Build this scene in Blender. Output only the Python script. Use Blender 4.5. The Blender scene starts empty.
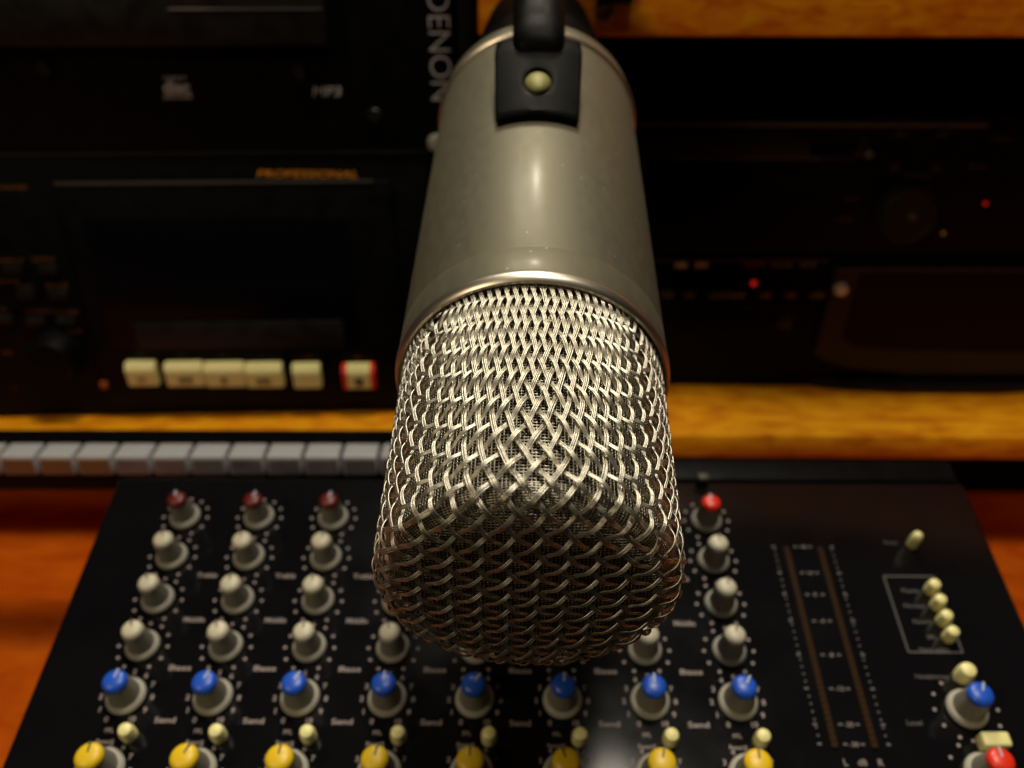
import bpy, bmesh, math, random
import numpy as np
from mathutils import Vector, Matrix
random.seed(5)
rad = math.radians
SC = bpy.context.scene
COL = SC.collection
# ------------------------------------------------------------------ camera
F = 850.0                    # focal length in pixels of the 1024 wide frame
PITCH = 28.0
YAW = 0.64
cam = bpy.data.cameras.new('camera'); co = bpy.data.objects.new('camera', cam); COL.objects.link(co)
cam.sensor_width = 36.0; cam.lens = F/1024*36.0; cam.clip_start = .01; cam.clip_end = 20
RC_ = Matrix.Rotation(rad(YAW), 3, 'Z') @ Matrix.Rotation(rad(90-PITCH), 3, 'X')
co.matrix_world = RC_.to_4x4()
SC.camera = co
cam.dof.use_dof = True; cam.dof.focus_distance = .163; cam.dof.aperture_fstop = 11.5; cam.dof.aperture_blades = 7

def ray(px, py): return RC_ @ Vector((px-512, 384-py, -F))
class Frame:
    """a flat face in the place: origin, right, up and outward normal"""
    def __init__(s, o, ex, ey):
        s.o = Vector(o); s.ex = Vector(ex).normalized(); s.n = s.ex.cross(Vector(ey)).normalized(); s.ey = s.n.cross(s.ex)
        s.m = Matrix((s.ex, s.ey, s.n)).transposed().to_4x4(); s.m.translation = s.o
    def at(s, px, py, h=0):
        d = ray(px, py); t = ((s.o + s.n*h).dot(s.n))/d.dot(s.n); p = d*t - s.o
        return p.dot(s.ex), p.dot(s.ey)

# ------------------------------------------------------------------ materials
def mat(name, col, rough=.5, metal=0, spec=.5, emis=None, est=1, coat=0):
    m = bpy.data.materials.new(name); m.use_nodes = True
    b = m.node_tree.nodes['Principled BSDF']
    b.inputs['Base Color'].default_value = (*col, 1); b.inputs['Roughness'].default_value = rough
    b.inputs['Metallic'].default_value = metal; b.inputs['Specular IOR Level'].default_value = spec
    b.inputs['Coat Weight'].default_value = coat
    if emis: b.inputs['Emission Color'].default_value = (*emis, 1); b.inputs['Emission Strength'].default_value = est
    return m
def nodes(m): return m.node_tree.nodes, m.node_tree.links, m.node_tree.nodes['Principled BSDF']
def mottle(m, scale, amt, rough_amt=.1, bump=0, stretch=(1,1,1), detail=6):
    N, L, b = nodes(m); tc = N.new('ShaderNodeTexCoord'); mp = N.new('ShaderNodeMapping'); mp.inputs['Scale'].default_value = stretch
    n = N.new('ShaderNodeTexNoise'); n.inputs['Scale'].default_value = scale; n.inputs['Detail'].default_value = detail
    L.new(tc.outputs['Object'], mp.inputs[0]); L.new(mp.outputs[0], n.inputs[0])
    c = b.inputs['Base Color'].default_value
    r = N.new('ShaderNodeMapRange'); r.inputs[1].default_value = .3; r.inputs[2].default_value = .7
    r.inputs[3].default_value = 1-amt; r.inputs[4].default_value = 1+amt
    mx = N.new('ShaderNodeVectorMath'); mx.operation = 'SCALE'; mx.inputs[0].default_value = c[:3]
    L.new(n.outputs[0], r.inputs[0]); L.new(r.outputs[0], mx.inputs['Scale']); L.new(mx.outputs[0], b.inputs['Base Color'])
    r2 = N.new('ShaderNodeMapRange'); ro = b.inputs['Roughness'].default_value
    r2.inputs[1].default_value = .3; r2.inputs[2].default_value = .7; r2.inputs[3].default_value = ro-rough_amt; r2.inputs[4].default_value = ro+rough_amt
    L.new(n.outputs[0], r2.inputs[0]); L.new(r2.outputs[0], b.inputs['Roughness'])
    if bump:
        bp = N.new('ShaderNodeBump'); bp.inputs['Strength'].default_value = bump; bp.inputs['Distance'].default_value = .0003
        L.new(n.outputs[0], bp.inputs['Height']); L.new(bp.outputs[0], b.inputs['Normal'])
    return m
def wood(name, c1, c2, c3, rough=.35, grain=1.0):
    m = mat(name, c1, rough, coat=.25); N, L, b = nodes(m)
    tc = N.new('ShaderNodeTexCoord'); mp = N.new('ShaderNodeMapping'); mp.inputs['Scale'].default_value = (22, 60, 60)
    n = N.new('ShaderNodeTexNoise'); n.inputs['Scale'].default_value = 2.4*grain; n.inputs['Detail'].default_value = 8; n.inputs['Distortion'].default_value = .6
    L.new(tc.outputs['Object'], mp.inputs[0]); L.new(mp.outputs[0], n.inputs[0])
    n2 = N.new('ShaderNodeTexNoise'); n2.inputs['Scale'].default_value = 45; n2.inputs['Detail'].default_value = 4
    mp2 = N.new('ShaderNodeMapping'); mp2.inputs['Scale'].default_value = (.8, 1.6, 1.6)
    L.new(tc.outputs['Object'], mp2.inputs[0]); L.new(mp2.outputs[0], n2.inputs[0])
    ad = N.new('ShaderNodeMath'); ad.operation = 'MULTIPLY_ADD'; ad.inputs[1].default_value = .74
    mu = N.new('ShaderNodeMath'); mu.operation = 'MULTIPLY'; mu.inputs[1].default_value = .26
    L.new(n2.outputs[0], mu.inputs[0]); L.new(n.outputs[0], ad.inputs[0]); L.new(mu.outputs[0], ad.inputs[2])
    cr = N.new('ShaderNodeValToRGB'); e = cr.color_ramp.elements
    e[0].position = .38; e[0].color = (*c3, 1); e[1].position = .62; e[1].color = (*c2, 1); k = e.new(.49); k.color = (*c1, 1)
    L.new(ad.outputs[0], cr.inputs[0]); L.new(cr.outputs[0], b.inputs['Base Color'])
    bp = N.new('ShaderNodeBump'); bp.inputs['Strength'].default_value = .15; bp.inputs['Distance'].default_value = .0004
    L.new(n.outputs[0], bp.inputs['Height']); L.new(bp.outputs[0], b.inputs['Normal'])
    return m
M = {}
M['nickel'] = mat('satin_nickel', (.125, .114, .077), .60, .66, coat=.09)
mottle(M['nickel'], 420, .05, .03, 0, (1, 1, .5))
M['nickel'].node_tree.nodes['Principled BSDF'].inputs['Coat Roughness'].default_value = .2
# faint scratches and dust specks on the satin barrel
N, L, b = nodes(M['nickel'])
tc = N.new('ShaderNodeTexCoord'); v = N.new('ShaderNodeTexVoronoi'); v.inputs['Scale'].default_value = 330
lt = N.new('ShaderNodeMath'); lt.operation = 'LESS_THAN'; lt.inputs[1].default_value = .08
nn = N.new('ShaderNodeTexNoise'); nn.inputs['Scale'].default_value = 60
g = N.new('ShaderNodeMath'); g.operation = 'GREATER_THAN'; g.inputs[1].default_value = .53
mm = N.new('ShaderNodeMath'); mm.operation = 'MULTIPLY'
L.new(tc.outputs['Object'], v.inputs['Vector']); L.new(tc.outputs['Object'], nn.inputs[0]); L.new(v.outputs['Distance'], lt.inputs[0]); L.new(nn.outputs[0], g.inputs[0])
L.new(lt.outputs[0], mm.inputs[0]); L.new(g.outputs[0], mm.inputs[1])
src = b.inputs['Base Color'].links[0].from_socket
mx = N.new('ShaderNodeMix'); mx.data_type = 'RGBA'; mx.inputs['B'].default_value = (.75, .70, .58, 1)
m2 = N.new('ShaderNodeMath'); m2.operation = 'MULTIPLY'; m2.inputs[1].default_value = .28
L.new(mm.outputs[0], m2.inputs[0]); L.new(m2.outputs[0], mx.inputs['Factor']); L.new(src, mx.inputs['A']); L.new(mx.outputs['Result'], b.inputs['Base Color'])
M['lip'] = mat('polished_nickel_lip', (.66, .60, .50), .36, 1)
M['wire'] = mottle(mat('steel_wire', (.64, .605, .51), .40, 1), 700, .12, .06)
M['fine'] = mat('fine_steel_gauze', (.52, .48, .38), .38, 1)
M['void'] = mat('black_foam', (.01, .009, .008), .95, spec=.1)
M['rubber'] = mottle(mat('black_rubber', (.002, .002, .002), .5, spec=.035), 200, .2, .08, .1)
M['brass'] = mat('olive_brass', (.21, .20, .065), .55, .2, spec=.3)
M['panel'] = mottle(mat('black_lacquered_panel', (.004, .004, .005), .14, spec=.35), 60, .1, .03)
M['black'] = mottle(mat('black_device_front', (.0022, .0022, .0022), .5, spec=.09), 120, .3, .08)
M['black2'] = mottle(mat('charcoal_plastic', (.008, .008, .0075), .42, spec=.25), 120, .3, .08)
M['smoke'] = mat('smoked_window', (.002, .002, .003), .25, spec=.12)
M['edge'] = mat('lighter_black_edge', (.05, .047, .044), .3, spec=.5)  # lighter than the black fronts, for edges and small keys
M['bronze'] = mat('bronze_trim', (.16, .10, .05), .35, 1)
M['cream'] = mat('cream_plastic', (.82, .76, .34), .38)
M['cream2'] = mat('cream_knob_plastic', (.52, .48, .36), .42)
M['kgrey'] = mottle(mat('grey_knob_plastic', (.25, .235, .19), .42), 900, .08, .05)
M['kskirt'] = mat('pale_grey_knob_skirt', (.42, .40, .34), .42)
M['blue'] = mat('blue_knob_cap', (.012, .085, .55), .35)
M['yellow'] = mat('yellow_knob_cap', (.75, .50, .01), .38)
M['red'] = mat('red_knob_cap', (.75, .03, .01), .35)
M['red_shaded'] = mat('shaded_red_knob_cap', (.11, .006, .004), .4)  # darker copy of the red cap, shade put into its colour
M['dull'] = mat('dull_olive_button', (.045, .042, .028), .5)
M['maker_grey'] = mat('grey_maker_lettering', (.40, .38, .40), .6)
M['dull_orange'] = mat('dull_orange_marker', (.32, .07, .015), .5)
M['lid'] = mat('worn_grey_lid_frame', (.010, .010, .010), .4, spec=.3)
M['pointer'] = mat('pale_pointer', (.36, .40, .50), .5)
M['pointer_d'] = mat('dark_pointer', (.12, .10, .05), .5)
M['legend'] = mat('legend_print', (.27, .22, .21), .6)
M['grey_legend'] = mat('grey_legend_print', (.09, .083, .08), .6)
M['white_legend'] = mat('white_legend_print', (.9, .9, .95), .6)
M['orange_legend'] = mat('orange_legend_print', (.98, .36, .02), .5)
M['dim_orange'] = mat('faded_orange_print', (.22, .07, .01), .6)
M['red_legend'] = mat('red_legend_print', (.35, .01, .01), .6)
M['led_red'] = mat('lit_red_led', (.3, .01, .01), .4, emis=(1, .02, .01), est=.45)
M['led_amber'] = mat('lit_amber_led', (.3, .2, .02), .4, emis=(1, .5, .1), est=.08)
M['meter'] = mat('unlit_amber_meter', (.026, .010, .0015), .6, spec=.08)
M['key'] = mat('grey_key', (.44, .44, .465), .35)
M['key_front'] = mottle(mat('clear_key_front', (.13, .12, .135), .3), 60, .3, .05)
M['key_amber'] = mat('amber_key_front', (.17, .095, .045), .3)
M['screw'] = mat('bright_screw', (.8, .8, .78), .35, .25)
M['symbol'] = mat('dark_key_symbol', (.05, .045, .025), .6)
M['wood'] = wood('varnished_shelf_wood', (.78, .29, .004), (.90, .39, .008), (.60, .17, .002))
M['wood2'] = wood('orange_varnished_board', (.86, .26, .003), (.95, .40, .006), (.66, .15, .002), grain=1.4)
M['table'] = wood('red_brown_tabletop_wood', (.58, .095, .0025), (.66, .125, .004), (.48, .07, .002), .3, .6)

# ------------------------------------------------------------------ mesh helpers
def obj(name, bm, m, parent=None, smooth=False, loc=None):
    me = bpy.data.meshes.new(name); bmesh.ops.recalc_face_normals(bm, faces=bm.faces[:]); bm.to_mesh(me); bm.free()
    me.materials.append(m)
    if smooth:
        me.shade_smooth() if hasattr(me, 'shade_smooth') else None
        try: me.set_sharp_from_angle(angle=rad(35))
        except Exception: pass
    o = bpy.data.objects.new(name, me); COL.objects.link(o)
    if parent is not None: o.parent = parent
    if loc: o.location = loc
    return o
def thing(name, label, cat, m4, group=None):
    o = bpy.data.objects.new(name, None); COL.objects.link(o); o.empty_display_size = .02
    o.matrix_world = m4; o['label'] = label; o['category'] = cat
    if group: o['group'] = group
    return o
def box(bm, x0, x1, y0, y1, z0, z1, bev=0, seg=2):
    r = bmesh.ops.create_cube(bm, size=1)
    bmesh.ops.scale(bm, vec=(x1-x0, y1-y0, z1-z0), verts=r['verts'])
    bmesh.ops.translate(bm, vec=((x0+x1)/2, (y0+y1)/2, (z0+z1)/2), verts=r['verts'])
    if bev:
        es = list({e for v in r['verts'] for e in v.link_edges})
        bmesh.ops.bevel(bm, geom=es, offset=bev, segments=seg, affect='EDGES', profile=.5)
def lathe(bm, prof, n=48, cx=0, cy=0, flute=0, closed=False):
    rings = []
    for r, z in prof:
        if r < 1e-7: rings.append([bm.verts.new((cx, cy, z))]); continue
        rings.append([bm.verts.new((cx+(r*(1-flute*(k % 2)))*math.cos(2*math.pi*k/n), cy+(r*(1-flute*(k % 2)))*math.sin(2*math.pi*k/n), z)) for k in range(n)])
    pr = list(zip(rings, rings[1:])) + ([(rings[-1], rings[0])] if closed else [])
    for a, b in pr:
        for k in range(n):
            k2 = (k+1) % n
            if len(a) == 1 and len(b) == 1: continue
            if len(a) == 1: bm.faces.new((a[0], b[k], b[k2]))
            elif len(b) == 1: bm.faces.new((a[k], b[0], a[k2]))
            else: bm.faces.new((a[k], b[k], b[k2], a[k2]))
def disc(bm, cx, cy, r, z, h=.00004, n=10):
    lathe(bm, [(0, z), (r, z), (r, z+h), (0, z+h)], n, cx, cy)
def prism(bm, pts, z0, z1):
    a = [bm.verts.new((x, y, z0)) for x, y in pts]; b = [bm.verts.new((x, y, z1)) for x, y in pts]; n = len(pts)
    bm.faces.new(a[::-1]); bm.faces.new(b)
    for k in range(n): bm.faces.new((a[k], a[(k+1) % n], b[(k+1) % n], b[k]))
_tc = {}
def text(bm, s, x, y, h, z=.0003, align='CENTER', rot=0, bold=0, shear=0, sx=1.0, width=None):
    """letters lying on the local xy plane; h = capital height"""
    key = (s, bold, shear)
    if key not in _tc:
        cu = bpy.data.curves.new('t', 'FONT'); cu.body = s; cu.size = 1; cu.offset = bold; cu.shear = shear; cu.resolution_u = 4
        o = bpy.data.objects.new('t', cu); COL.objects.link(o); bpy.context.view_layer.update()
        me = bpy.data.meshes.new_from_object(o); bpy.data.objects.remove(o); bpy.data.curves.remove(cu)
        co_ = np.array([v.co[:] for v in me.vertices]); _tc[key] = (co_, [tuple(p.vertices) for p in me.polygons]); bpy.data.meshes.remove(me)
    c, fs = _tc[key]
    x0, x1 = c[:, 0].min(), c[:, 0].max(); y0 = 0
    k = h/.72; kx = k*sx
    if width: kx = width/(x1-x0)
    ox = {'CENTER': -(x0+x1)/2, 'LEFT': -x0, 'RIGHT': -x1}[align]
    ca, sa = math.cos(rot), math.sin(rot); vs = []
    for p in c:
        a = (p[0]+ox)*kx; b_ = (p[1])*k - h/2
        vs.append(bm.verts.new((x+a*ca-b_*sa, y+a*sa+b_*ca, z)))
    for f in fs:
        try: bm.faces.new([vs[i] for i in f])
        except ValueError: pass
def tube(V, Fc, pts, U, W, r, sides=5):
    """sweep a small polygon along pts with frame U, W (numpy) into lists"""
    n = len(pts); base = V[0]
    a = np.arange(sides)*2*math.pi/sides
    ring = pts[:, None, :] + r*(np.cos(a)[None, :, None]*U[:, None, :] + np.sin(a)[None, :, None]*W[:, None, :])
    V[1].append(ring.reshape(-1, 3))
    i = np.arange(n-1)[:, None]*sides; k = np.arange(sides)[None, :]; k2 = (k+1) % sides
    q = np.stack([i+k, i+k2, i+sides+k2, i+sides+k], -1).reshape(-1, 4)+base
    Fc.append(q); V[0] += n*sides
def mesh_from(name, V, Fc, m, parent):
    v = np.concatenate(V[1]); f = np.concatenate(Fc)
    me = bpy.data.meshes.new(name); me.vertices.add(len(v)); me.vertices.foreach_set('co', v.astype(np.float32).ravel())
    me.loops.add(len(f)*4); me.loops.foreach_set('vertex_index', f.astype(np.int32).ravel())
    me.polygons.add(len(f)); me.polygons.foreach_set('loop_start', np.arange(len(f), dtype=np.int32)*4)
    me.polygons.foreach_set('use_smooth', np.ones(len(f), bool))
    me.update(calc_edges=True); me.validate(); me.materials.append(m)
    o = bpy.data.objects.new(name, me); COL.objects.link(o); o.parent = parent
    return o

# =================================================================== MICROPHONE
RB_ = .032
mv = (RC_ @ Vector((35, 819, -F))).normalized()             # from the grille towards the tail
Zc = .064*F/271
mcam = Vector((35, 819, -F)).normalized()
s_, c_ = mcam.y, -mcam.z
Zt = Zc - RB_*s_; Yt = (384-273)/F*Zt; Yc = Yt - RB_*c_
rc = RC_ @ Vector(((532-512)/F*Zc, Yc, -Zc))
zax = -mv; xax = Vector((0, 1, 0)).cross(Vector((0, 0, 1))); xax = (RC_ @ Vector((1, 0, 0))); xax = (xax - zax*xax.dot(zax)).normalized(); yax = zax.cross(xax)
MM = Matrix((xax, yax, zax)).transposed().to_4x4(); MM.translation = rc
mic = thing('microphone', 'satin nickel studio microphone with woven wire grille hanging over the mixing desk', 'microphone', MM)
LT, LE = .1248, .1345
bm = bmesh.new()       # barrel with a seam near the rim
lathe(bm, [(.0300, .0004), (.0314, .0006), (.03185, -.0002), (.03205, -.0016), (.03209, -.0094), (.03201, -.0096), (.03201, -.0098), (.0321, -.0101), (.0326, -LT+.0008), (.0322, -LT), (.0300, -LT), (.0300, .0004)], 160)
obj('barrel', bm, M['nickel'], mic, True)
bm = bmesh.new(); lathe(bm, [(.0297, -.0012), (.0298, .0004), (.0302, .0014), (.0308, .0020), (.0314, .0020), (.0319, .0015), (.0322, .0006), (.03225, -.0004), (.0320, -.0008)], 160)
obj('rim', bm, M['lip'], mic, True)
bm = bmesh.new(); lathe(bm, [(.0298, -LT-.0002), (.0318, -LT-.0009), (.0326, -LT-.0009), (.0331, -LT-.0014), (.0331, -LT-.0026), (.0328, -LE+.001), (.0318, -LE), (0, -LE)], 160)
cap_ = obj('end_cap', bm, M['nickel'], mic, True)
bm = bmesh.new(); lathe(bm, [(.0322, -LT-.0002), (.0330, -LT-.0002), (.0335, -LT-.0006), (.0336, -LT-.0012), (.0335, -LT-.0019), (.0328, -LT-.0022)], 160)
obj('trim_ring', bm, M['lip'], cap_, True)
bm = bmesh.new(); lathe(bm, [(0, -LE-.0003), (.0285, -LE-.0003), (.0290, -LE-.002), (.0169, -.245), (.012, -.30), (0, -.30)], 64)
obj('tail_cone', bm, M['rubber'], mic, True)

# ---- the mount: curved plate with a screw, and the arm it hangs from
bm = bmesh.new(); R1 = .0323
zc, hw, z1, z2 = -.0795, .0112, -.0670, -.1010
def face_r(z): L_ = -z; return .0350+.272*(min(L_, .093)-.067)+.02*max(0, L_-.093)
rows = 10; nr = 64; grid = []
def rect_pt(a):
    dx, dy = math.cos(a), math.sin(a)
    tx = hw/abs(dx) if abs(dx) > 1e-9 else 9; ty = ((z1-zc) if dy > 0 else (zc-z2))/abs(dy) if abs(dy) > 1e-9 else 9
    t = min(tx, ty); return dx*t, dy*t
ANG = [2*math.pi*(k+.5)/nr for k in range(nr)]
for cx_, cy_ in ((hw, z1-zc), (-hw, z1-zc), (-hw, z2-zc), (hw, z2-zc)):
    ca_ = math.atan2(cy_, cx_) % (2*math.pi); ANG[min(range(nr), key=lambda k: abs(ANG[k]-ca_))] = ca_
for off in (0, 1):
    rs = []
    for j in range(rows+1):
        t = j/rows; ring = []
        for k in range(nr):
            a = ANG[k]; x0, y0 = .0035*math.cos(a), .0052*math.sin(a); x1, y1 = rect_pt(a)
            x = x0+(x1-x0)*t; y = y0+(y1-y0)*t; z = zc+y
            r2 = face_r(z) if off else R1
            if off and j == rows: r2 -= .0007
            if off and j == 0: r2 -= .0004
            x *= 1-.10*max(0, min(1, (-z-.067)/.034)); th = x/.034
            ring.append(bm.verts.new((r2*math.sin(th), r2*math.cos(th), z)))
        rs.append(ring)
    for a, b in zip(rs, rs[1:]):
        for k in range(nr): bm.faces.new((a[k], a[(k+1) % nr], b[(k+1) % nr], b[k]))
    grid.append(rs)
for j in (0, rows):
    a, b = grid[0][j], grid[1][j]
    for k in range(nr): bm.faces.new((a[k], a[(k+1) % nr], b[(k+1) % nr], b[k]))
br = obj('mount_bracket', bm, M['rubber'], mic, True)
bm = bmesh.new(); bmesh.ops.create_uvsphere(bm, u_segments=32, v_segments=20, radius=1)
for vtx in bm.verts: vtx.co = Vector((vtx.co.x*.0036, vtx.co.y*.0022+face_r(zc)-.0012, vtx.co.z*.0052+zc+.0002))
obj('pivot_screw', bm, M['brass'], br, True)
bm = bmesh.new()       # rounded arm lying over the bracket and running back past the tail
pr = []
for z, wx, hy, yc in ((-.0900, .003, .0006, .0400), (-.0908, .0056, .0022, .0404), (-.0930, .0070, .0040, .0410), (-.0980, .0075, .0052, .0416), (-.12, .0078, .0062, .0425), (-.15, .0080, .0070, .043), (-.22, .0082, .007, .045), (-.34, .0082, .007, .052)):
    pr.append([bm.verts.new((wx*math.copysign(abs(math.cos(a))**.75, math.cos(a)), yc+hy*math.copysign(abs(math.sin(a))**.8, math.sin(a)), z)) for a in [2*math.pi*k/32 for k in range(32)]])
for a, b in zip(pr, pr[1:]):
    for k in range(32): bm.faces.new((a[k], a[(k+1) % 32], b[(k+1) % 32], b[k]))
bm.faces.new(pr[0]); bm.faces.new(pr[-1])
obj('mount_arm', bm, M['rubber'], mic, True)

# ---- grille: a square-woven wire cloth drawn over a cup (pin-jointed net relaxed on the cup)
RE, RCN, RBS, DOME = .0293, .0046, .0299, .0014
s1 = RE-RCN; s2 = s1+RCN*math.pi/2
LG = .0590
def prof(s):
    s = np.asarray(s, float); a = np.clip((s-s1)/RCN, 0, math.pi/2); t = np.maximum(0, s-s2); q = np.clip(s/s1, 0, 1)
    return np.minimum(s, s1)+RCN*np.sin(a)+(RBS-RE)*np.clip(t/.05, 0, 1), DOME*q*q+RCN*(1-np.cos(a))+t
def profn(s):       # outward normal in (r,z), z pointing inwards from the apex
    d = 1e-5; r0, z0 = prof(np.maximum(s-d, 0)); r1, z1_ = prof(s+d); l = np.hypot(r1-r0, z1_-z0)
    return (z1_-z0)/l, -(r1-r0)/l
def project(p):
    r = np.hypot(p[:, 0], p[:, 1]); z = p[:, 2]; a = np.arctan2(r-s1, (DOME+RCN)-z)
    flat = r < s1; side = (z > DOME+RCN) & ~flat
    s = np.where(flat, r, np.where(side, s2+z-DOME-RCN, s1+RCN*np.clip(a, 0, math.pi/2)))
    rr, zz = prof(s); k = rr/np.maximum(r, 1e-9)
    return np.stack([p[:, 0]*k, p[:, 1]*k, zz], 1), s
EL = .00370; WM = .00200; NN = 31
idx = {}; pts = []
for i in range(-NN, NN+1):
    for j in range(-NN, NN+1):
        rho = math.hypot(i, j)*EL; ph = math.atan2(j, i); b_ = math.sin(2*ph)**2
        s = rho if rho < .02 else .02+(rho-.02)*(1+.42*b_)
        if s < .112:
            idx[(i, j)] = len(pts); r, z = prof(s); pts.append((r*math.cos(ph), r*math.sin(ph), float(z)))
p = np.array(pts); n = len(p); Ed = []; Dg = []; Tr = []
for (i, j), k in idx.items():
    for d in ((1, 0), (0, 1)):
        q = idx.get((i+d[0], j+d[1])); q2 = idx.get((i-d[0], j-d[1]))
        if q is not None: Ed.append((k, q))
        if q is not None and q2 is not None: Tr.append((q, k, q2))
    for d in ((1, 1), (1, -1)):
        q = idx.get((i+d[0], j+d[1]))
        if q is not None: Dg.append((k, q))
Ed = np.array(Ed); Dg = np.array(Dg); Tr = np.array(Tr); SM = np.zeros(len(Tr))
bc = lambda a, w=None: np.bincount(a, w, n) if w is not None else np.bincount(a, minlength=n)
for it in range(1600):
    if it % 50 == 0: SM = .2-.12*np.clip((project(p)[1][Tr[:, 1]]-.034)/.010, 0, 1)
    dp = np.zeros_like(p)
    v = p[Ed[:, 1]]-p[Ed[:, 0]]; l = np.linalg.norm(v, axis=1); m_ = ((l-EL)/l*.5)[:, None]*v
    u = p[Dg[:, 1]]-p[Dg[:, 0]]; lu = np.linalg.norm(u, axis=1); act = lu < WM; A = Dg[act]; u = u[act]; lu = lu[act]
    mu = ((lu-WM)/np.maximum(lu, 1e-7)*.5)[:, None]*u*3
    t_ = ((p[Tr[:, 0]]+p[Tr[:, 2]])*.5-p[Tr[:, 1]])*SM[:, None]
    for ax in range(3):
        dp[:, ax] = bc(Ed[:, 0], m_[:, ax])-bc(Ed[:, 1], m_[:, ax])+bc(A[:, 0], mu[:, ax])-bc(A[:, 1], mu[:, ax]) \
            + bc(Tr[:, 1], t_[:, ax])-.5*bc(Tr[:, 0], t_[:, ax])-.5*bc(Tr[:, 2], t_[:, ax])
    c = bc(Ed[:, 0])+bc(Ed[:, 1])+3.*(bc(A[:, 0])+bc(A[:, 1]))+bc(Tr[:, 1], SM)+.5*bc(Tr[:, 0], SM)+.5*bc(Tr[:, 2], SM)
    p += dp/np.maximum(c, 1)[:, None]*1.3
    p, sN = project(p)
rng = np.random.default_rng(4)
p += rng.normal(0, .00006, p.shape); p, sN = project(p)
TW = rad(45-1.5)
def strand(nodes_, sg):
    """cubic through the crossings, rising over and dipping under its neighbours"""
    P = np.array([p[idx[k]] for k in nodes_]); sgn = np.array([sg*(1 if (k[0]+k[1]) % 2 == 0 else -1) for k in nodes_], float)
    m_ = len(P)
    if m_ < 3: return None
    Pe = np.vstack([2*P[0]-P[1], P, 2*P[-1]-P[-2]]); SUB = 6; out = []; hh = []
    for k in range(m_-1):
        t = np.linspace(0, 1, SUB, endpoint=False)[:, None] if k < m_-2 else np.linspace(0, 1, SUB+1)[:, None]
        a, b, c2, d = Pe[k], Pe[k+1], Pe[k+2], Pe[k+3]
        out.append(.5*((2*b)+(-a+c2)*t+(2*a-5*b+4*c2-d)*t*t+(-a+3*b-3*c2+d)*t**3))
        hh.append((sgn[k]*np.cos(math.pi*t))[:, 0])
    Q = np.vstack(out); h = np.concatenate(hh); Q, s = project(Q)
    return Q, h, s
V = [0, []]; Fc = []
AMP = .00043; WR = .00017; GAP = .00033
def run(keys, sg):
    st = strand(keys, sg)
    if st is None: return
    Q, h, s = st
    keep = Q[:, 2] < LG+.004
    # longest kept stretch
    ii = np.where(keep)[0]
    if len(ii) < 6: return
    for seg in np.split(ii, np.where(np.diff(ii) > 1)[0]+1):
        if len(seg) < 6: continue
        q = Q[seg]; hs = h[seg]; nr_, nz = profn(s[seg]); r = np.maximum(np.hypot(q[:, 0], q[:, 1]), 1e-9)
        nrm = np.stack([q[:, 0]/r*nr_, q[:, 1]/r*nr_, nz], 1)
        T = np.gradient(q, axis=0); T /= np.linalg.norm(T, axis=1)[:, None]
        B = np.cross(T, nrm); B /= np.linalg.norm(B, axis=1)[:, None]
        c3 = q + nrm*(np.sign(hs)*np.abs(hs)**.8*AMP)[:, None]
        T2 = np.gradient(c3, axis=0); T2 /= np.linalg.norm(T2, axis=1)[:, None]; U = np.cross(B, T2)
        jit = rng.normal(0, .00003, 3)
        for w in (-1, 0, 1):
            cc = c3 + B*(w*GAP+jit[w+1]) + nrm*rng.normal(0, .00003)
            cc = cc.copy(); out = cc.copy(); ct, st_ = math.cos(TW), math.sin(TW)
            def rotm(a): return np.stack([a[:, 0]*ct-a[:, 1]*st_, a[:, 0]*st_+a[:, 1]*ct, a[:, 2]], 1)
            out = rotm(cc); out[:, 2] = LG-out[:, 2]
            bb = rotm(B); bb[:, 2] *= -1; uu = rotm(U); uu[:, 2] *= -1
            tube(V, Fc, out, bb, uu, WR, 5)
for f in range(-NN, NN+1):
    for fam in (0, 1):
        keys = [((k, f) if fam == 0 else (f, k)) for k in range(-NN, NN+1)]
        cur = []
        for k in keys:
            if k in idx: cur.append(k)
            else:
                if cur: run(cur, 1 if fam == 0 else -1)
                cur = []
        if cur: run(cur, 1 if fam == 0 else -1)
grille = mesh_from('grille', V, Fc, M['wire'], mic)
# inner fine gauze
V = [0, []]; Fc = []; IN = .0016; rw = .000115; PT = .00072
nm = int(2*math.pi*(RE-IN)/PT)
sv = np.concatenate([np.linspace(s1*.985, s2, 9), np.linspace(s2+.001, s2+.056, 14)])
for k in range(nm):
    a = 2*math.pi*k/nm+rng.normal(0, .0007)
    r, z = prof(sv); nr_, nz = profn(sv); r = r-nr_*IN; z = z-nz*IN
    P_ = np.stack([r*math.cos(a), r*math.sin(a), LG-z], 1); U = np.tile([-math.sin(a), math.cos(a), 0], (len(sv), 1)); W = np.stack([nr_*math.cos(a), nr_*math.sin(a), -nz], 1)
    tube(V, Fc, P_, U, W, rw, 4)
s = s1
an = np.linspace(0, 2*math.pi, 97)
while s < s2+.055:
    r, z = prof(s); nr_, nz = profn(np.array([s])); r = float(r-nr_[0]*IN)+.00008; z = float(z-nz[0]*IN)
    P_ = np.stack([r*np.cos(an), r*np.sin(an), np.full_like(an, LG-z)], 1)
    W = np.stack([np.cos(an), np.sin(an), 0*an], 1); U = np.tile([0, 0, 1.], (len(an), 1))
    tube(V, Fc, P_, U, W, rw, 4); s += PT
x = -s1
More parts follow.
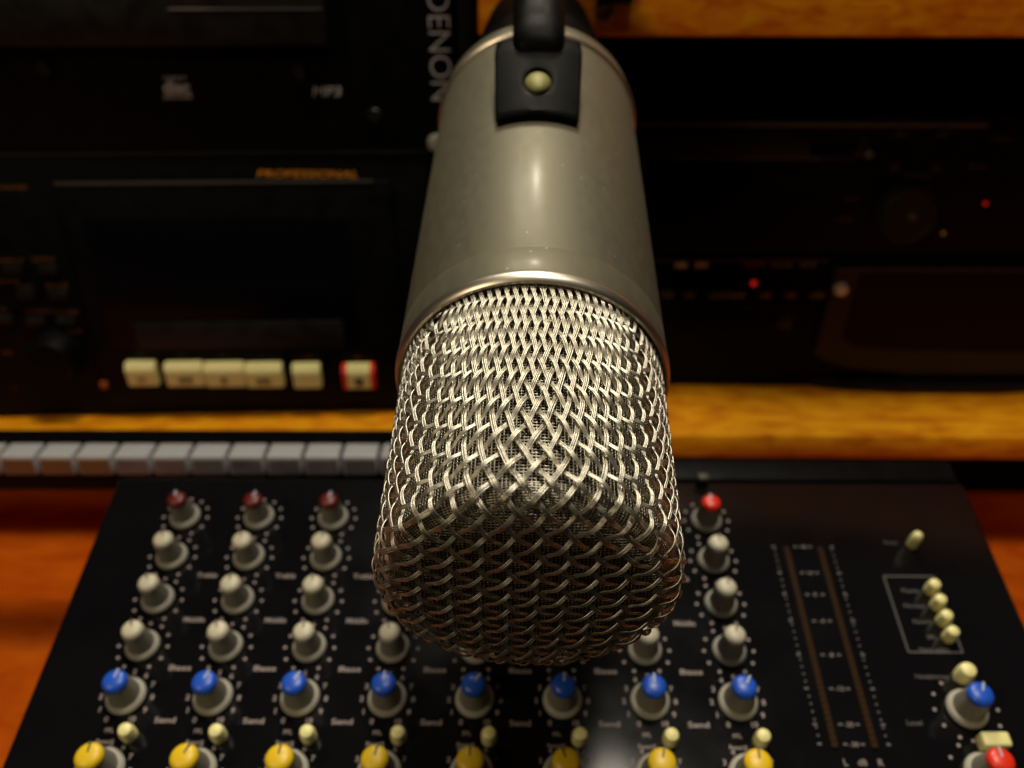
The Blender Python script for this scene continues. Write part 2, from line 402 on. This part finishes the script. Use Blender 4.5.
while x < s1:
    l = math.sqrt(max(0, s1*s1-x*x))
    if l > .002:
        t = np.linspace(-l, l, 9); z = DOME*((x*x+t*t)/s1**2)+IN
        for sw in (0, 1):
            P_ = np.stack([np.full_like(t, x), t, LG-z-(.0001*sw)], 1) if sw == 0 else np.stack([t, np.full_like(t, x), LG-z-.0001], 1)
            U = np.tile([1., 0, 0] if sw == 0 else [0, 1., 0], (9, 1)); W = np.tile([0, 0, 1.], (9, 1))
            tube(V, Fc, P_, U, W, rw, 4)
    x += PT
mesh_from('inner_gauze', V, Fc, M['fine'], grille)
bm = bmesh.new()
lathe(bm, [(0, LG-.0022), (.012, LG-.0026), (.0232, LG-.0038), (.0255, LG-.0046), (.0269, LG-.0062), (.0274, LG-.0085), (.0276, .004), (.0272, -.004), (0, -.004)], 64)
obj('inner_foam', bm, M['void'], grille, True)

# =================================================================== MIXING DESK
ALPHA = math.degrees(math.atan(902/F))-PITCH
PX = .026; Zb = PX*F/87
ob = RC_ @ Vector(((127-512)/F*Zb, (384-697)/F*Zb, -Zb))
DK = Frame(ob, (1, 0, 0), (0, math.cos(rad(ALPHA)), math.sin(rad(ALPHA))))
RP = .0433*Zb/math.cos(math.atan(902/F))
print('alpha', ALPHA, 'row', RP, 'Zb', Zb, 'blue', ob)
xl = (DK.at(76, 576)[0]+DK.at(2, 765)[0])/2; xr = (DK.at(1023, 616)[0]+DK.at(973, 504)[0])/2
yb = DK.at(300, 477)[1]
print('desk x', DK.at(76, 576), DK.at(2, 765), DK.at(1023, 616), DK.at(973, 504), 'rear', yb)
desk = thing('mixing_console', 'black mixing console with rows of cream, blue and yellow capped knobs', 'mixing console', DK.m)
bm = bmesh.new(); box(bm, xl, xr, -.22, yb, -.085, 0, .002, 3)
obj('case', bm, M['panel'], desk, True)
bm = bmesh.new(); box(bm, DK.at(440, 466)[0], xr-.001, yb+.0006, DK.at(700, 457)[1], -.08, -.0008, .001, 2)
obj('rear_housing', bm, M['black'], desk, True)
kn = {}
def knob_meshes(cap, scale=1.0):
    key = (cap, scale)
    if key in kn: return kn[key]
    k = scale; bm = bmesh.new()
    lathe(bm, [(0, .0004), (.0051*k, .0004), (.0053*k, .0008), (.0052*k, .0014), (.0045*k, .0024), (.0042*k, .0026)], 40)
    a = bpy.data.meshes.new('knob'); bm.to_mesh(a); bm.free(); a.materials.append(M['kskirt'])
    bm = bmesh.new(); lathe(bm, [(.0044*k, .0018), (.0041*k, .0030), (.0032*k, .0100), (0, .0100)], 56, flute=.05)
    b = bpy.data.meshes.new('barrel'); bm.to_mesh(b); bm.free(); b.materials.append(M['kgrey'])
    bm = bmesh.new(); lathe(bm, [(.0032*k, .0098), (.0033*k, .0102), (.0032*k, .0111), (.0028*k, .0118), (.0018*k, .0122), (0, .0124)], 36)
    c = bpy.data.meshes.new('cap'); bm.to_mesh(c); bm.free(); c.materials.append(M[cap])
    bm = bmesh.new(); box(bm, -.0003, .0003, .0006, .0030*k, .0110, .01235)
    d = bpy.data.meshes.new('pointer'); bm.to_mesh(d); bm.free(); d.materials.append(M['pointer_d' if cap in ('yellow', 'cream2') else 'pointer'])
    for q in (a, c):
        q.shade_smooth(); q.set_sharp_from_angle(angle=rad(40))
    kn[key] = (a, b, c, d); return kn[key]
def knob(x, y, cap, scale=1.0, turn=0):
    a, b, c, d = knob_meshes(cap, scale)
    o = bpy.data.objects.new('knob', a); COL.objects.link(o); o.parent = desk; o.location = (x, y, 0)
    for q, nme in ((b, 'knob_barrel'), (c, 'knob_cap'), (d, 'pointer')):
        r = bpy.data.objects.new(nme, q); COL.objects.link(r); r.parent = o
        if nme == 'pointer': r.rotation_euler.z = turn
btm = {}
def button(x, y, r=.0023, h=.0055, rect=None, dull=False):
    key = (r, h, rect)
    if key not in btm:
        bm = bmesh.new()
        if rect: box(bm, -rect[0], rect[0], -rect[1], rect[1], 0, h, .0008, 3)
        else: lathe(bm, [(0, .0002), (r, .0002), (r, h*.6), (r*.8, h*.9), (r*.4, h), (0, h*1.02)], 24)
        q = bpy.data.meshes.new('push_button'); bm.to_mesh(q); bm.free(); q.materials.append(M['cream']); q.shade_smooth(); q.set_sharp_from_angle(angle=rad(40)); btm[key] = q
    o = bpy.data.objects.new('push_button', btm[key] if not dull else btm[key].copy()); COL.objects.link(o); o.parent = desk; o.location = (x, y, 0)
    if dull: o.data.materials[0] = M['dull']
lg = bmesh.new(); lgd = bmesh.new()
def dots(x, y, r, big):
    for k in range(11):
        a = rad(-240+30*k); rr = r*(1+.02*math.sin(k*3.1))
        if big: text(lg, str(k), x+rr*math.cos(math.pi-a-math.pi), y-rr*math.sin(a)*-1 if 0 else y+rr*math.sin(rad(240-30*k)), .0016, .00025, bold=.03)
        else: disc(lg, x+rr*math.cos(rad(240-30*k)), y+rr*math.sin(rad(240-30*k)), .00055, .0002)
caps = [(-1.32, 'yellow'), (0, 'blue'), (1, 'cream2'), (2, 'cream2'), (3, 'cream2'), (4, 'red')]
names = {0: 'Send', 1: 'Bass', 2: 'Middle', 3: 'Treble'}
for c in range(8):
    for r, cp in caps:
        x, y = c*PX, r*RP
        knob(x, y, 'red_shaded' if cp == 'red' and c < 4 else cp, 1.18 if cp == 'yellow' else 1.10 if cp == 'blue' else .98, rad(random.uniform(-20, 20) + (-20 if cp == 'blue' else 0)))
        dots(x, y, .0077, cp in ('blue', 'yellow'))
        if r in names and c < 7: text(lg, names[r], x+.0135, y-.0068, .0017, .00025, width=.0068 if r else .0062, bold=.02)
    button(c*PX+.0046, -.71*RP)
    text(lg, 'PFL', c*PX-.0018, -.62*RP, .0013, .00025, bold=.02); text(lg, 'Reset', c*PX-.0026, -.82*RP, .0013, .00025, bold=.02)
    if c == 7: button(c*PX+.001, 5.05*RP, rect=(.0022, .0016), h=.004, dull=True)
# meter bars
def on(px, py): return DK.at(px, py)
ml = [on(783, 547), on(838, 748)]; mr = [on(818, 547), on(876, 748)]
print('meter', ml, mr, 'btns', on(912, 542), on(931, 588), on(949, 635), on(962, 674), on(968, 708))
mx0 = (ml[0][0]+ml[1][0])/2; mx1 = (mr[0][0]+mr[1][0])/2; my0, my1 = ml[1][1], ml[0][1]
for xx in (mx0, mx1):
    bm = bmesh.new()
    for k in range(36): box(bm, xx-.0009, xx+.0009, my0+(my1-my0)*k/36, my0+(my1-my0)*(k+1)/36-.0002, .0001, .0006)
    obj('level_meter', bm, M['meter'], desk)
for k, lab in enumerate(['+8', '+4', '0', '-4', '-8', '-12', '-20', '-30']):
    t = [0, .15, .27, .41, .58, .74, .90, .985][k]; y = my1+(my0-my1)*t; xm = (mx0+mx1)/2
    text(lg, lab, xm, y, .0014, .00025)
    for xx in (mx0-.0042, mx0+.0032, mx1-.0032, mx1+.0042): box(lgd, xx-.0006, xx+.0006, y-.0003, y+.0003, .0001, .00025)
for k in range(29):
    y = my0+(my1-my0)*(k+.5)/29
    for xx in (mx0-.0040, mx1+.0040): disc(lgd, xx, y, .00032, .0002)
text(lg, 'L', mx0+.002, my0-.004, .0020); text(lg, 'dB', (mx0+mx1)/2+.001, my0-.004, .0018); text(lg, 'R', mx1+.0005, my0-.004, .0020)
# output section
bx, by = on(912, 545); button(bx, by, .0019, .007)
text(lgd, 'Power', bx-.007, by+.0008, .0013)
b0 = on(930, 591); b1 = on(948, 638); labs = ['Master', 'Monitor', 'Return', 'PFL']
for k in range(4):
    x = b0[0]+(b1[0]-b0[0])*k/3; y = b0[1]+(b1[1]-b0[1])*k/3
    button(x, y, .0021, .0055); text(lgd, labs[k], x-.0036, y, .0015, align='RIGHT')
xa, ya = on(883, 577); xb, yb2 = on(908, 653); xm_ = b0[0]+.0028
for bx4 in ((xa, xm_, ya, ya+.0004), (xa, xm_, yb2, yb2+.0004), (xa, xa+.0004, yb2, ya), (xm_, xm_+.0004, yb2, ya)): box(lgd, *bx4, .0001, .00025)
text(lgd, 'Meter select', (xa+xm_)/2, yb2-.0014+.0025, .0013)
x, y = on(962, 677); button(x, y, .0027, .006); text(lgd, 'Headphones', x-.0045, y, .0014, align='RIGHT')
x, y = on(966, 710); knob(x, y, 'blue', 1.12, rad(-25)); dots(x, y, .0093, False); text(lgd, 'Level', x-.0165, y-.004, .0016)
hx = x
x, y = on(990, 745); button(x, y, rect=(.0040, .0021), h=.005)
x, y = on(985, 775); knob(x, y, 'red', 1.12, 0); dots(x, y, .0093, False)
obj('legend', lg, M['legend'], desk); obj('faint_legend', lgd, M['grey_legend'], desk)

# =================================================================== RACK OF SHELVES
DS = .37
def depth_h(py, D): return -D*math.tan(rad(PITCH)+math.atan((py-384)/F))
HS = depth_h(434, DS); HB = depth_h(457, DS)
DR = HS/(-math.tan(rad(PITCH)+math.atan((385-384)/F))); DL = HS/(-math.tan(rad(PITCH)+math.atan((414-384)/F)))
HU = depth_h(37, DS)
print('shelf', HS, HB, 'DR', DR, 'DL', DL, 'HU', HU)
FS = Frame((0, DS, 0), (1, 0, 0), (0, 0, 1))          # plane of the shelf fronts
xdiv = FS.at(478, 20)[0]
rack = thing('equipment_shelves', 'varnished orange wood shelving holding the black hi-fi decks behind the microphone', 'shelving', Matrix.Translation((0, DS, HS)))
def rbox(name, x0, x1, y0, y1, z0, z1, m, bev=.0015, par=None):
    bm = bmesh.new(); box(bm, x0, x1, y0-DS, y1-DS, z0-HS, z1-HS, bev, 2); return obj(name, bm, m, par or rack, True)
rbox('lower_shelf', -.62, .62, DS, DS+.36, HB, HS, M['wood'], .0018)
up = rbox('upper_shelf', xdiv, .62, DS, DS+.36, HU, HU+.075, M['wood2'], .0018)
rbox('divider', xdiv-.0085, xdiv-.001, DS+.006, DS+.36, HS+.0005, HU+.20, M['black'], .001)
rbox('back_panel', -.62, .62, DS+.362, DS+.37, HS-.10, HU+.20, M['black'], 0)
x, z = FS.at(605, 12); bm = bmesh.new(); lathe(bm, [(0, .0006), (.0022, .0012), (.0028, .0016), (.0034, .0009), (.0040, .0001)], 20)
so = obj('wood_screw', bm, M['brass'], up, True); so.matrix_parent_inverse = Matrix.Identity(4); so.rotation_euler = (rad(90), 0, 0); so.location = (x, -.0001, z-HS)
x0, z0 = FS.at(597, 4); x1, _ = FS.at(632, 4); rbox('black_hook_plate', x0, x1, DS-.004, DS+.001, z0, z0+.03, M['black2'], .001)

rbox('shade_board', -.60, .60, DS+.060, DS+.066, HB-.0615, HB-.0003, M['black'], 0)  # added black board standing in for the shade under the shelf
# helper for hi-fi fronts: local x right, y up, z towards the viewer
def device(name, label, cat, D, yaw, x0px, x1px, zlo, zhi, depth=.25, group=None, width=None):
    pl = Frame((0, D, zlo), (math.cos(rad(yaw)), math.sin(rad(yaw)), 0), (0, 0, 1))
    o = thing(name, label, cat, pl.m, group); return o, pl
def fbox(name, par, x0, x1, y0, y1, z0, z1, m, bev=.0006):
    bm = bmesh.new(); box(bm, x0, x1, y0, y1, z0, z1, bev, 2); return obj(name, bm, m, par, True)
def ftext(name, par, m, items):
    bm = bmesh.new()
    for it in items: text(bm, *it[:4], **it[4])
    return obj(name, bm, m, par)

# ---- cassette deck, lower left
YL = 2.4
deck, D1 = device('cassette_deck', 'black professional cassette deck with a row of cream transport keys', 'cassette deck', DL+.004, YL, 0, 0, HS+.0006, 0)
hd = depth_h(158, DL)-HS
xr1 = D1.at(466, 300)[0]
fbox('case', deck, xr1-.483, xr1, 0, hd, -.25, 0, M['black'], .0015)
xq, yq = D1.at(55, 181); xq2, _ = D1.at(392, 190); yq0 = D1.at(100, 395)[1]
door = fbox('cassette_door', deck, xq, xq2, .0075, yq, .0001, .0035, M['black'], .002)
fbox('door_edge', door, xq+.001, xq2-.008, yq-.0011, yq+.0002, .0030, .0040, M['edge'], .0003)
fbox('door_window', door, D1.at(90, 240)[0], D1.at(352, 240)[0], D1.at(200, 345)[1], D1.at(200, 215)[1], .0034, .0042, M['smoke'], .0004)
fbox('window_ledge', door, D1.at(140, 330)[0], D1.at(345, 330)[0], D1.at(200, 344)[1], D1.at(200, 318)[1], .0040, .0060, M['black2'], .0006)
def wedge(bm, x0, x1, y0, y1, zb, zt):
    """piano-type key: a sloping top and a flat front"""
    ym = y1-(y1-y0)*.26
    prf = [(y0, zb), (y0, zt), (ym, zt+.0012), (y1, zb+.0035), (y1, zb)]
    a = [bm.verts.new((x0, y, z)) for y, z in prf]; b = [bm.verts.new((x1, y, z)) for y, z in prf]
    bm.faces.new(a); bm.faces.new(b[::-1])
    for k in range(5): bm.faces.new((a[k], a[(k+1) % 5], b[(k+1) % 5], b[k]))
    bmesh.ops.bevel(bm, geom=bm.edges[:], offset=.0005, segments=2, affect='EDGES')
keys = [(126, 156, ''), (165, 203, 'rw'), (204.5, 244, 'pl'), (245.5, 282, 'ff'), (292.5, 320, ''), (343, 374, 'rec')]
for a, b, sym in keys:
    x0 = D1.at(a, 375, .008)[0]; x1 = D1.at(b, 375, .008)[0]; y0 = D1.at(a, 387+(a-120)*.012, .008)[1]; y1 = D1.at(a, 362+(a-120)*.012, .006)[1]
    bm = bmesh.new(); wedge(bm, x0, x1, y0, y1, .0036, .0078)
    k = obj('transport_key', bm, M['cream'], deck, True)
    bm = bmesh.new(); xc = (x0+x1)/2; yc = y0+(y1-y0)*.36; t = .0016; zt = .0084
    def tri(cx, s): prism(bm, [(cx-s*t, yc-t), (cx+s*t, yc), (cx-s*t, yc+t)][::s], zt-.0006, zt+.0007)
    if sym == 'rw': tri(xc-.0018, -1); tri(xc+.0018, -1)
    elif sym == 'ff': tri(xc-.0018, 1); tri(xc+.0018, 1)
    elif sym == 'pl': tri(xc, 1)
    elif sym == 'rec': lathe(bm, [(0, zt-.0006), (.0022, zt-.0006), (.0022, zt+.0007), (0, zt+.0007)], 20, xc, yc)
    if sym: obj('key_symbol', bm, M['symbol'], k)
    elif a == 126:
        box(bm, xc-.002, xc+.002, yc-.0004, yc+.0004, zt-.0006, zt+.0007); obj('key_symbol', bm, M['symbol'], k)
    else: bm.free()
    if sym == 'rec':
        for s0, s1_ in ((x0-.0004, x0+.0024), (x1-.0024, x1+.0004)):
            bm = bmesh.new(); wedge(bm, s0, s1_, y0-.0002, y1+.0002, .0036, .0082); obj('red_key_side', bm, M['red'], k, True)
def T(px, py, s, h, **k): x, y = D1.at(px, py, .0038); k.setdefault('z', .0038); return (s, x, y, h, k)
xa_, ya_ = D1.at(257, 172); xb_, yb_ = D1.at(358, 178)
ftext('brand_lettering', deck, M['orange_legend'], [('PROFESSIONAL', (xa_+xb_)/2, (ya_+yb_)/2+.0007, .0034, dict(z=.0006, width=xb_-xa_, bold=-.005, shear=.25, rot=-.015))])
ftext('key_legend', deck, M['grey_legend'], [T(141, 354, 'STOP', .0012), T(182, 355, 'REW', .0012), T(222, 356, 'PLAY', .0012), T(262, 356, 'F.F', .0012)])
ftext('record_legend', deck, M['red_legend'], [T(308, 357, 'PAUSE', .0012), T(358, 358, 'REC', .0014)])
def TL(px, py, s, h, **k): x, y = D1.at(px, py); k.setdefault('z', .0005); return (s, x, y, h, k)
CLG = [TL(12, 187, 'POWER', .002, width=.014), TL(12, 260, 'INPUT', .0016, width=.012), TL(44, 259, 'OUTPUT', .0022, width=.011), TL(10, 281, 'TIMER', .0014, width=.01), TL(25, 286, 'PLAY', .0014, width=.008), TL(57, 285, 'BIAS', .0020, width=.01), TL(4, 309, 'REC', .0014), TL(40, 311, 'MONITOR', .0014, width=.013), TL(66, 312, 'TAPE', .0018, width=.012), TL(74, 331, 'PHONES', .0014), TL(8, 352, 'LEVEL', .0016), TL(14, 387, 'L / R', .0012)]
for it in CLG: ftext('control_legend', deck, M['dim_orange'], [it])
for i_, (px, py) in enumerate([(15, 268), (50, 268), (28, 293), (60, 293), (6, 318), (38, 320), (68, 320)]):
    x, y = D1.at(px, py); fbox('function_key', deck, x-.0045, x+.0045, y-.0022, y+.0022, 0, .003, M['black2'], .0006)
x, y = D1.at(60, 352); bm = bmesh.new(); lathe(bm, [(.0135, 0), (.013, .004), (.011, .012), (.010, .013), (0, .013)], 48, flute=.03); o_ = obj('level_knob', bm, M['black'], deck, True, (x, y, 0))
x, y = D1.at(105, 384, .003); fbox('indicator', deck, x-.0018, x+.0018, y-.0018, y+.0018, .003, .005, M['dull_orange'], .0004)

# ---- CD player, upper left
cdp, D2 = device('cd_player', 'black rack disc player with vertical grey maker lettering on its end', 'cd player', DL+.0035, YL, 0, 0, HS+.0006+hd+.0008, 0)
fbox('case', cdp, xr1-.483, xr1, 0, .187, -.28, 0, M['black'], .0015)  # unseen top raised so the case shades the back-left knobs
fbox('front_edge', cdp, xr1-.482, xr1-.001, .0002, .0014, -.0004, .0006, M['black2'], .0003)
xa_, ya_ = D2.at(-40, 12); xb_, _ = D2.at(328, 10); _, yt_ = D2.at(200, 44)
fbox('drawer_edge', cdp, D2.at(175, 8)[0], D2.at(326, 8)[0], D2.at(200, 8)[1]-.0004, D2.at(200, 8)[1]+.0006, .0080, .0096, M['edge'], .0003)
dr = fbox('disc_drawer', cdp, xa_, xb_, yt_, yt_+.036, .0001, .009, M['black2'], .0012)
x0, y0 = D2.at(160, 76); x1, y1 = D2.at(193, 98); xc = (x0+x1)/2; w = x1-x0
items = [('COMPACT', xc, y0-.0008, .0016, dict(z=.0004, width=w*.78)), ('disc', xc, (y0+y1)/2+.0002, .0054, dict(z=.0004, width=w*.92, bold=.03)), ('DIGITAL AUDIO', xc, y1+.0006, .0016, dict(z=.0004, width=w, bold=.02))]
ftext('disc_emblem', cdp, M['maker_grey'], items)
x, y = D2.at(327, 91); ftext('format_lettering', cdp, M['maker_grey'], [('MP3', x, y, .0042, dict(z=.0004, width=.0125, shear=.15))])
xe = D2.at(441, 60)[0]; ya_ = D2.at(441, -9)[1]; yb_ = D2.at(441, 100)[1]
ftext('maker_lettering', cdp, M['maker_grey'], [('DENON', xe, (ya_+yb_)/2, .0098, dict(z=.0006, width=(ya_-yb_), rot=rad(-90), bold=-.014))])
for px, py in ((45, 68), (300, 72), (375, 115)):
    x, y = D2.at(px, py); bm = bmesh.new(); lathe(bm, [(.0034, 0), (.0032, .0018), (.0026, .0024), (0, .0024)], 20); obj('small_button', bm, M['black2'], cdp, True, (x, y, 0))
x, y = D2.at(436, 144, .003); bm = bmesh.new(); lathe(bm, [(.0040, 0), (.0040, .0022), (.0032, .0034), (0, .0040)], 24); obj('rack_screw', bm, M['kgrey'], cdp, True, (x, max(y, .004), 0))

# ---- upper right recorder and lower right deck
h2 = depth_h(256, DR)-HS; h1 = depth_h(122, DR)-HS-h2
tape, D3 = device('tape_recorder', 'low black recorder with a rounded lid frame and small red lamp on the shelf', 'tape recorder', DR, 0, 0, 0, HS+.0006, 0)
xl3 = D3.at(600, 300)[0]
fbox('case', tape, xl3, xl3+.44, 0, h2, -.25, 0, M['black'], .0012)
fbox('top_edge', tape, xl3, D3.at(828, 257)[0], h2-.0028, h2-.0018, -.0005, .0007, M['edge'], .0002)
def P3(px, py, z=0): return D3.at(px, py, z)
for a, b in ((660, 673), (683, 694), (708, 744), (757, 771), (783, 796), (808, 824)):
    x0, y0 = P3(a, 296); x1, y1 = P3(b, 289); fbox('function_key', tape, x0, x1, y0, y1, 0, .0030, M['edge'], .0006)
x0, y0 = P3(655, 304); x1, _ = P3(830, 304); fbox('key_ledge', tape, x0, x1, y0-.0008, y0, 0, .0012, M['black2'], .0003)
x0, y0 = P3(776, 329); x1, y1 = P3(794, 312); fbox('badge', tape, x0, x1, y0, y1, 0, .0006, M['black2'], .0002)
ftext('badge_lettering', tape, M['grey_legend'], [('DAT', (x0+x1)/2, y0+.003, .0022, dict(z=.0008))])
ftext('white_legend', tape, M['white_legend'], [('OPEN', *P3(681, 265), .0026, dict(z=.0003, width=.0062, bold=.05)), ('STOP', *P3(701.5, 265), .0026, dict(z=.0003, width=.0062, bold=.05))])
ftext('red_legend', tape, M['red_legend'], [('RECORD', *P3(755, 265), .0017, dict(z=.0003, width=.0105, bold=.02))])
ftext('grey_legend', tape, M['maker_grey'], [('PAUSE', *P3(782, 265), .0017, dict(z=.0003, width=.0105)), ('MUTE', *P3(808, 265), .0017, dict(z=.0003, width=.008))])
x, y = P3(753.5, 283); bm = bmesh.new(); lathe(bm, [(.0013, 0), (.0013, .0008), (0, .0016)], 14); obj('record_lamp', bm, M['led_red'], tape, True, (x, y, 0))
x, y = P3(841, 289, .004); bm = bmesh.new(); lathe(bm, [(.0036, 0), (.0034, .0020), (.0026, .0034), (0, .0040)], 24)
# lid frame
pt = [P3(*q) for q in ((834, 266), (1060, 266), (1060, 372), (905, 371), (850, 366), (820, 357), (812, 350))]
bmf = bmesh.new(); prism(bmf, pt, .0001, .0036); bmesh.ops.bevel(bmf, geom=[e_ for e_ in bmf.edges], offset=.0007, segments=2, affect='EDGES')
lid = obj('lid_frame', bmf, M['lid'], tape, True)
obj('lid_screw', bm, M['screw'], lid, True, (x, y, .0034))
xl_, yl_ = P3(834, 266.5); bme = bmesh.new(); box(bme, xl_, xl_+.12, yl_-.0004, yl_+.0003, .0030, .0041, .0002, 1); obj('lid_edge_highlight', bme, M['edge'], lid)  # paler strip, the highlight along the lid's top edge put into its colour
pt = [P3(*q, .0036) for q in ((861, 274), (1060, 274), (1060, 352), (900, 350), (855, 346), (843, 338))]
bmf = bmesh.new(); prism(bmf, pt, .0034, .0044); obj('lid_window', bmf, M['smoke'], lid)
bm = bmesh.new(); x0 = P3(812, 376)[0]; x1 = P3(1075, 376)[0]
n_ = 24; ptc = [(x0, .004)] + [(x0+(x1-x0)*k/n_, .0002) for k in range(n_+1)] + [(x1, .004)]
a = []; 
for k in range(n_+1):
    t = k/n_; bul = .009*math.sin(math.pi*min(1, max(0, t)))**.6
    a.append([bm.verts.new((x0+(x1-x0)*t, yy, zz)) for yy, zz in ((.0002, -.001), (.0002, bul), (.0035, bul), (.0050, -.001))])
for q0, q1 in zip(a, a[1:]):
    for k in range(4): bm.faces.new((q0[k], q0[(k+1) % 4], q1[(k+1) % 4], q1[k]))
bm.faces.new(a[0]); bm.faces.new(a[-1]); obj('bowed_foot', bm, M['black2'], tape, True)

cdr, D4 = device('disc_recorder', 'black recorder with thin bronze line and round jog dial beneath the upper shelf', 'disc recorder', DR+.001, 0, 0, 0, HS+.0006+h2+.0008, 0)
fbox('case', cdr, xl3, xl3+.435, 0, h1, -.25, 0, M['black'], .0012)
def P4(px, py, z=0): return D4.at(px, py, z)
x0, y0 = P4(600, 126); x1, _ = P4(800, 126); fbox('front_edge', cdr, x0, x1+.09, h1-.0034, h1-.0014, .0001, .0016, M['edge'], .0006)
_, y0 = P4(700, 136); fbox('bronze_line', cdr, x0, P4(868, 136)[0], y0-.0007, y0+.0005, .0001, .0012, M['bronze'], .0002)
_, y1 = P4(700, 156); fbox('drawer_edge', cdr, x0, P4(820, 150)[0], y1-.0006, y1+.0004, .0026, .0042, M['edge'], .0002)
fbox('drawer', cdr, x0, P4(868, 150)[0], y1, y0-.0010, .0001, .0034, M['black2'], .0008)
xa_, ya_ = P4(806, 160); xb_, yb_ = P4(856, 140); fbox('display_window', cdr, xa_, xb_, ya_, yb_, .0030, .0040, M['smoke'], .0004)
x, y = P4(867, 153); bm = bmesh.new(); lathe(bm, [(.0022, 0), (.0022, .0046), (.0014, .0054), (0, .0054)], 16); obj('bright_pin', bm, M['edge'], cdr, True, (x, y, 0))
x, y = P4(903, 212); bm = bmesh.new(); lathe(bm, [(.0150, 0), (.0150, .003), (.0135, .008), (.0125, .0085), (.0120, .0078), (0, .0076)], 56); dial = obj('jog_dial', bm, M['black2'], cdr, True, (x, y, 0))
bm = bmesh.new(); lathe(bm, [(.0022, 0), (.0018, .0006), (0, .0009)], 16); obj('finger_dimple', bm, M['edge'], dial, True, (.002, 0, .0078))
for px, py, w, hgt in ((900, 132, 6, 4), (941, 132, 6, 4), (893, 166, 5, 5), (935, 166, 5, 5), (915, 174, 14, 3), (897, 187, 6, 3), (918, 187, 10, 3), (1000, 137, 10, 3), (975, 165, 9, 3), (850, 196, 7, 4), (843, 217, 8, 4)):
    x, y = P4(px, py); s = .00052; fbox('function_key', cdr, x-w*s, x+w*s, y-hgt*s, y+hgt*s, 0, .0028, M['black2'], .0005)
for px, py, m_ in ((985, 203.5, 'led_red'), (943, 233, 'led_amber')):
    x, y = P4(px, py); bm = bmesh.new(); lathe(bm, [(.0008, 0), (.0008, .0005), (0, .0009)], 14); obj('indicator_lamp', bm, M[m_], cdr, True, (x, y, .0002))

# ---- strip of square grey keys between desk and shelf
FK = Frame((0, DS-.085, 0), (1, 0, 0), (0, 0, 1))
def kz(py, D): return depth_h(py, D)
Dk = DS-.080; ztop = kz(456.5, Dk); zbot = kz(476, Dk)
FK = Frame((0, Dk, zbot), (math.cos(rad(.5)), math.sin(rad(.5)), 0), (0, 0, 1))
strip = thing('key_strip', 'row of square grey illuminated keys in a black housing behind the mixing console', 'switch panel', FK.m)
hk = ztop-zbot
dpk = (kz(443, Dk)-ztop)/(-1) if 0 else None
# depth of the key tops: where the ray over y=443 meets their height
Dt = ztop/(-math.tan(rad(PITCH)+math.atan((443-384)/F)))
xe0 = FK.at(400, 466)[0]
bm = bmesh.new(); box(bm, -.5, xe0+.02, -.010, hk-.0008, -(Dt-Dk)-.012, -.0035, .0008, 2); obj('housing', bm, M['black'], strip, True)
x37 = FK.at(37.5, 466)[0]; x340 = FK.at(341, 466)[0]; pk = (x340-x37)/8
for k in range(-6, 11):
    x0 = x37+(k-1)*pk+.0006; x1 = x37+k*pk-.0006
    if x1 > xe0+.016: break
    bm = bmesh.new(); box(bm, x0, x1, 0, hk, -(Dt-Dk), 0, .0010, 3)
    ky = obj('key', bm, M['key'], strip, True)
    bm = bmesh.new(); box(bm, x0+.0009, x1-.0009, .0009, hk-.0013, -.001, .0004, .0003, 1)
    obj('key_face', bm, M['key_amber' if k <= 2 else 'key_front'], ky, True)

# ---- tabletop
HT = HB-.062
bm = bmesh.new(); box(bm, -.75, .75, .02, .72, HT-.03, HT, .002)
tb = obj('tabletop', bm, M['table']); tb['kind'] = 'structure'; tb['label'] = 'red brown varnished wooden tabletop under the console'

# =================================================================== LIGHT
w = bpy.data.worlds.new('World'); SC.world = w; w.use_nodes = True
bg = w.node_tree.nodes['Background']; bg.inputs[0].default_value = (1, .80, .55, 1); bg.inputs[1].default_value = .006
def area(name, loc, tgt, sx, sy, power, col):
    l = bpy.data.lights.new(name, 'AREA'); l.shape = 'RECTANGLE'; l.size = sx; l.size_y = sy; l.energy = power; l.color = col
    o = bpy.data.objects.new(name, l); COL.objects.link(o); o.location = loc
    o.rotation_euler = (Vector(tgt)-Vector(loc)).to_track_quat('-Z', 'Y').to_euler(); return o
area('ceiling_lamp', (.11, .15, 1.0), (.0, .22, -.15), .22, .22, 8.0, (1, .91, .74))
area('wall_lamp', (-.06, .85, .95), (.0, .2, 0), .36, .36, 6.0, (1, .91, .75))
area('desk_lamp', (.03, .95, .93), (.0, .2, 0), .035, .035, 4.5, (1, .90, .66))
area('room_lamp', (-.75, -.50, .65), (.0, .35, -.1), .2, .2, 3.2, (1, .80, .52))
SC.view_settings.view_transform = 'Standard'; SC.view_settings.look = 'None'; SC.view_settings.exposure = 0; SC.view_settings.gamma = 1
SC.render.film_transparent = False
SC.cycles.max_bounces = 8; SC.cycles.use_denoising = True
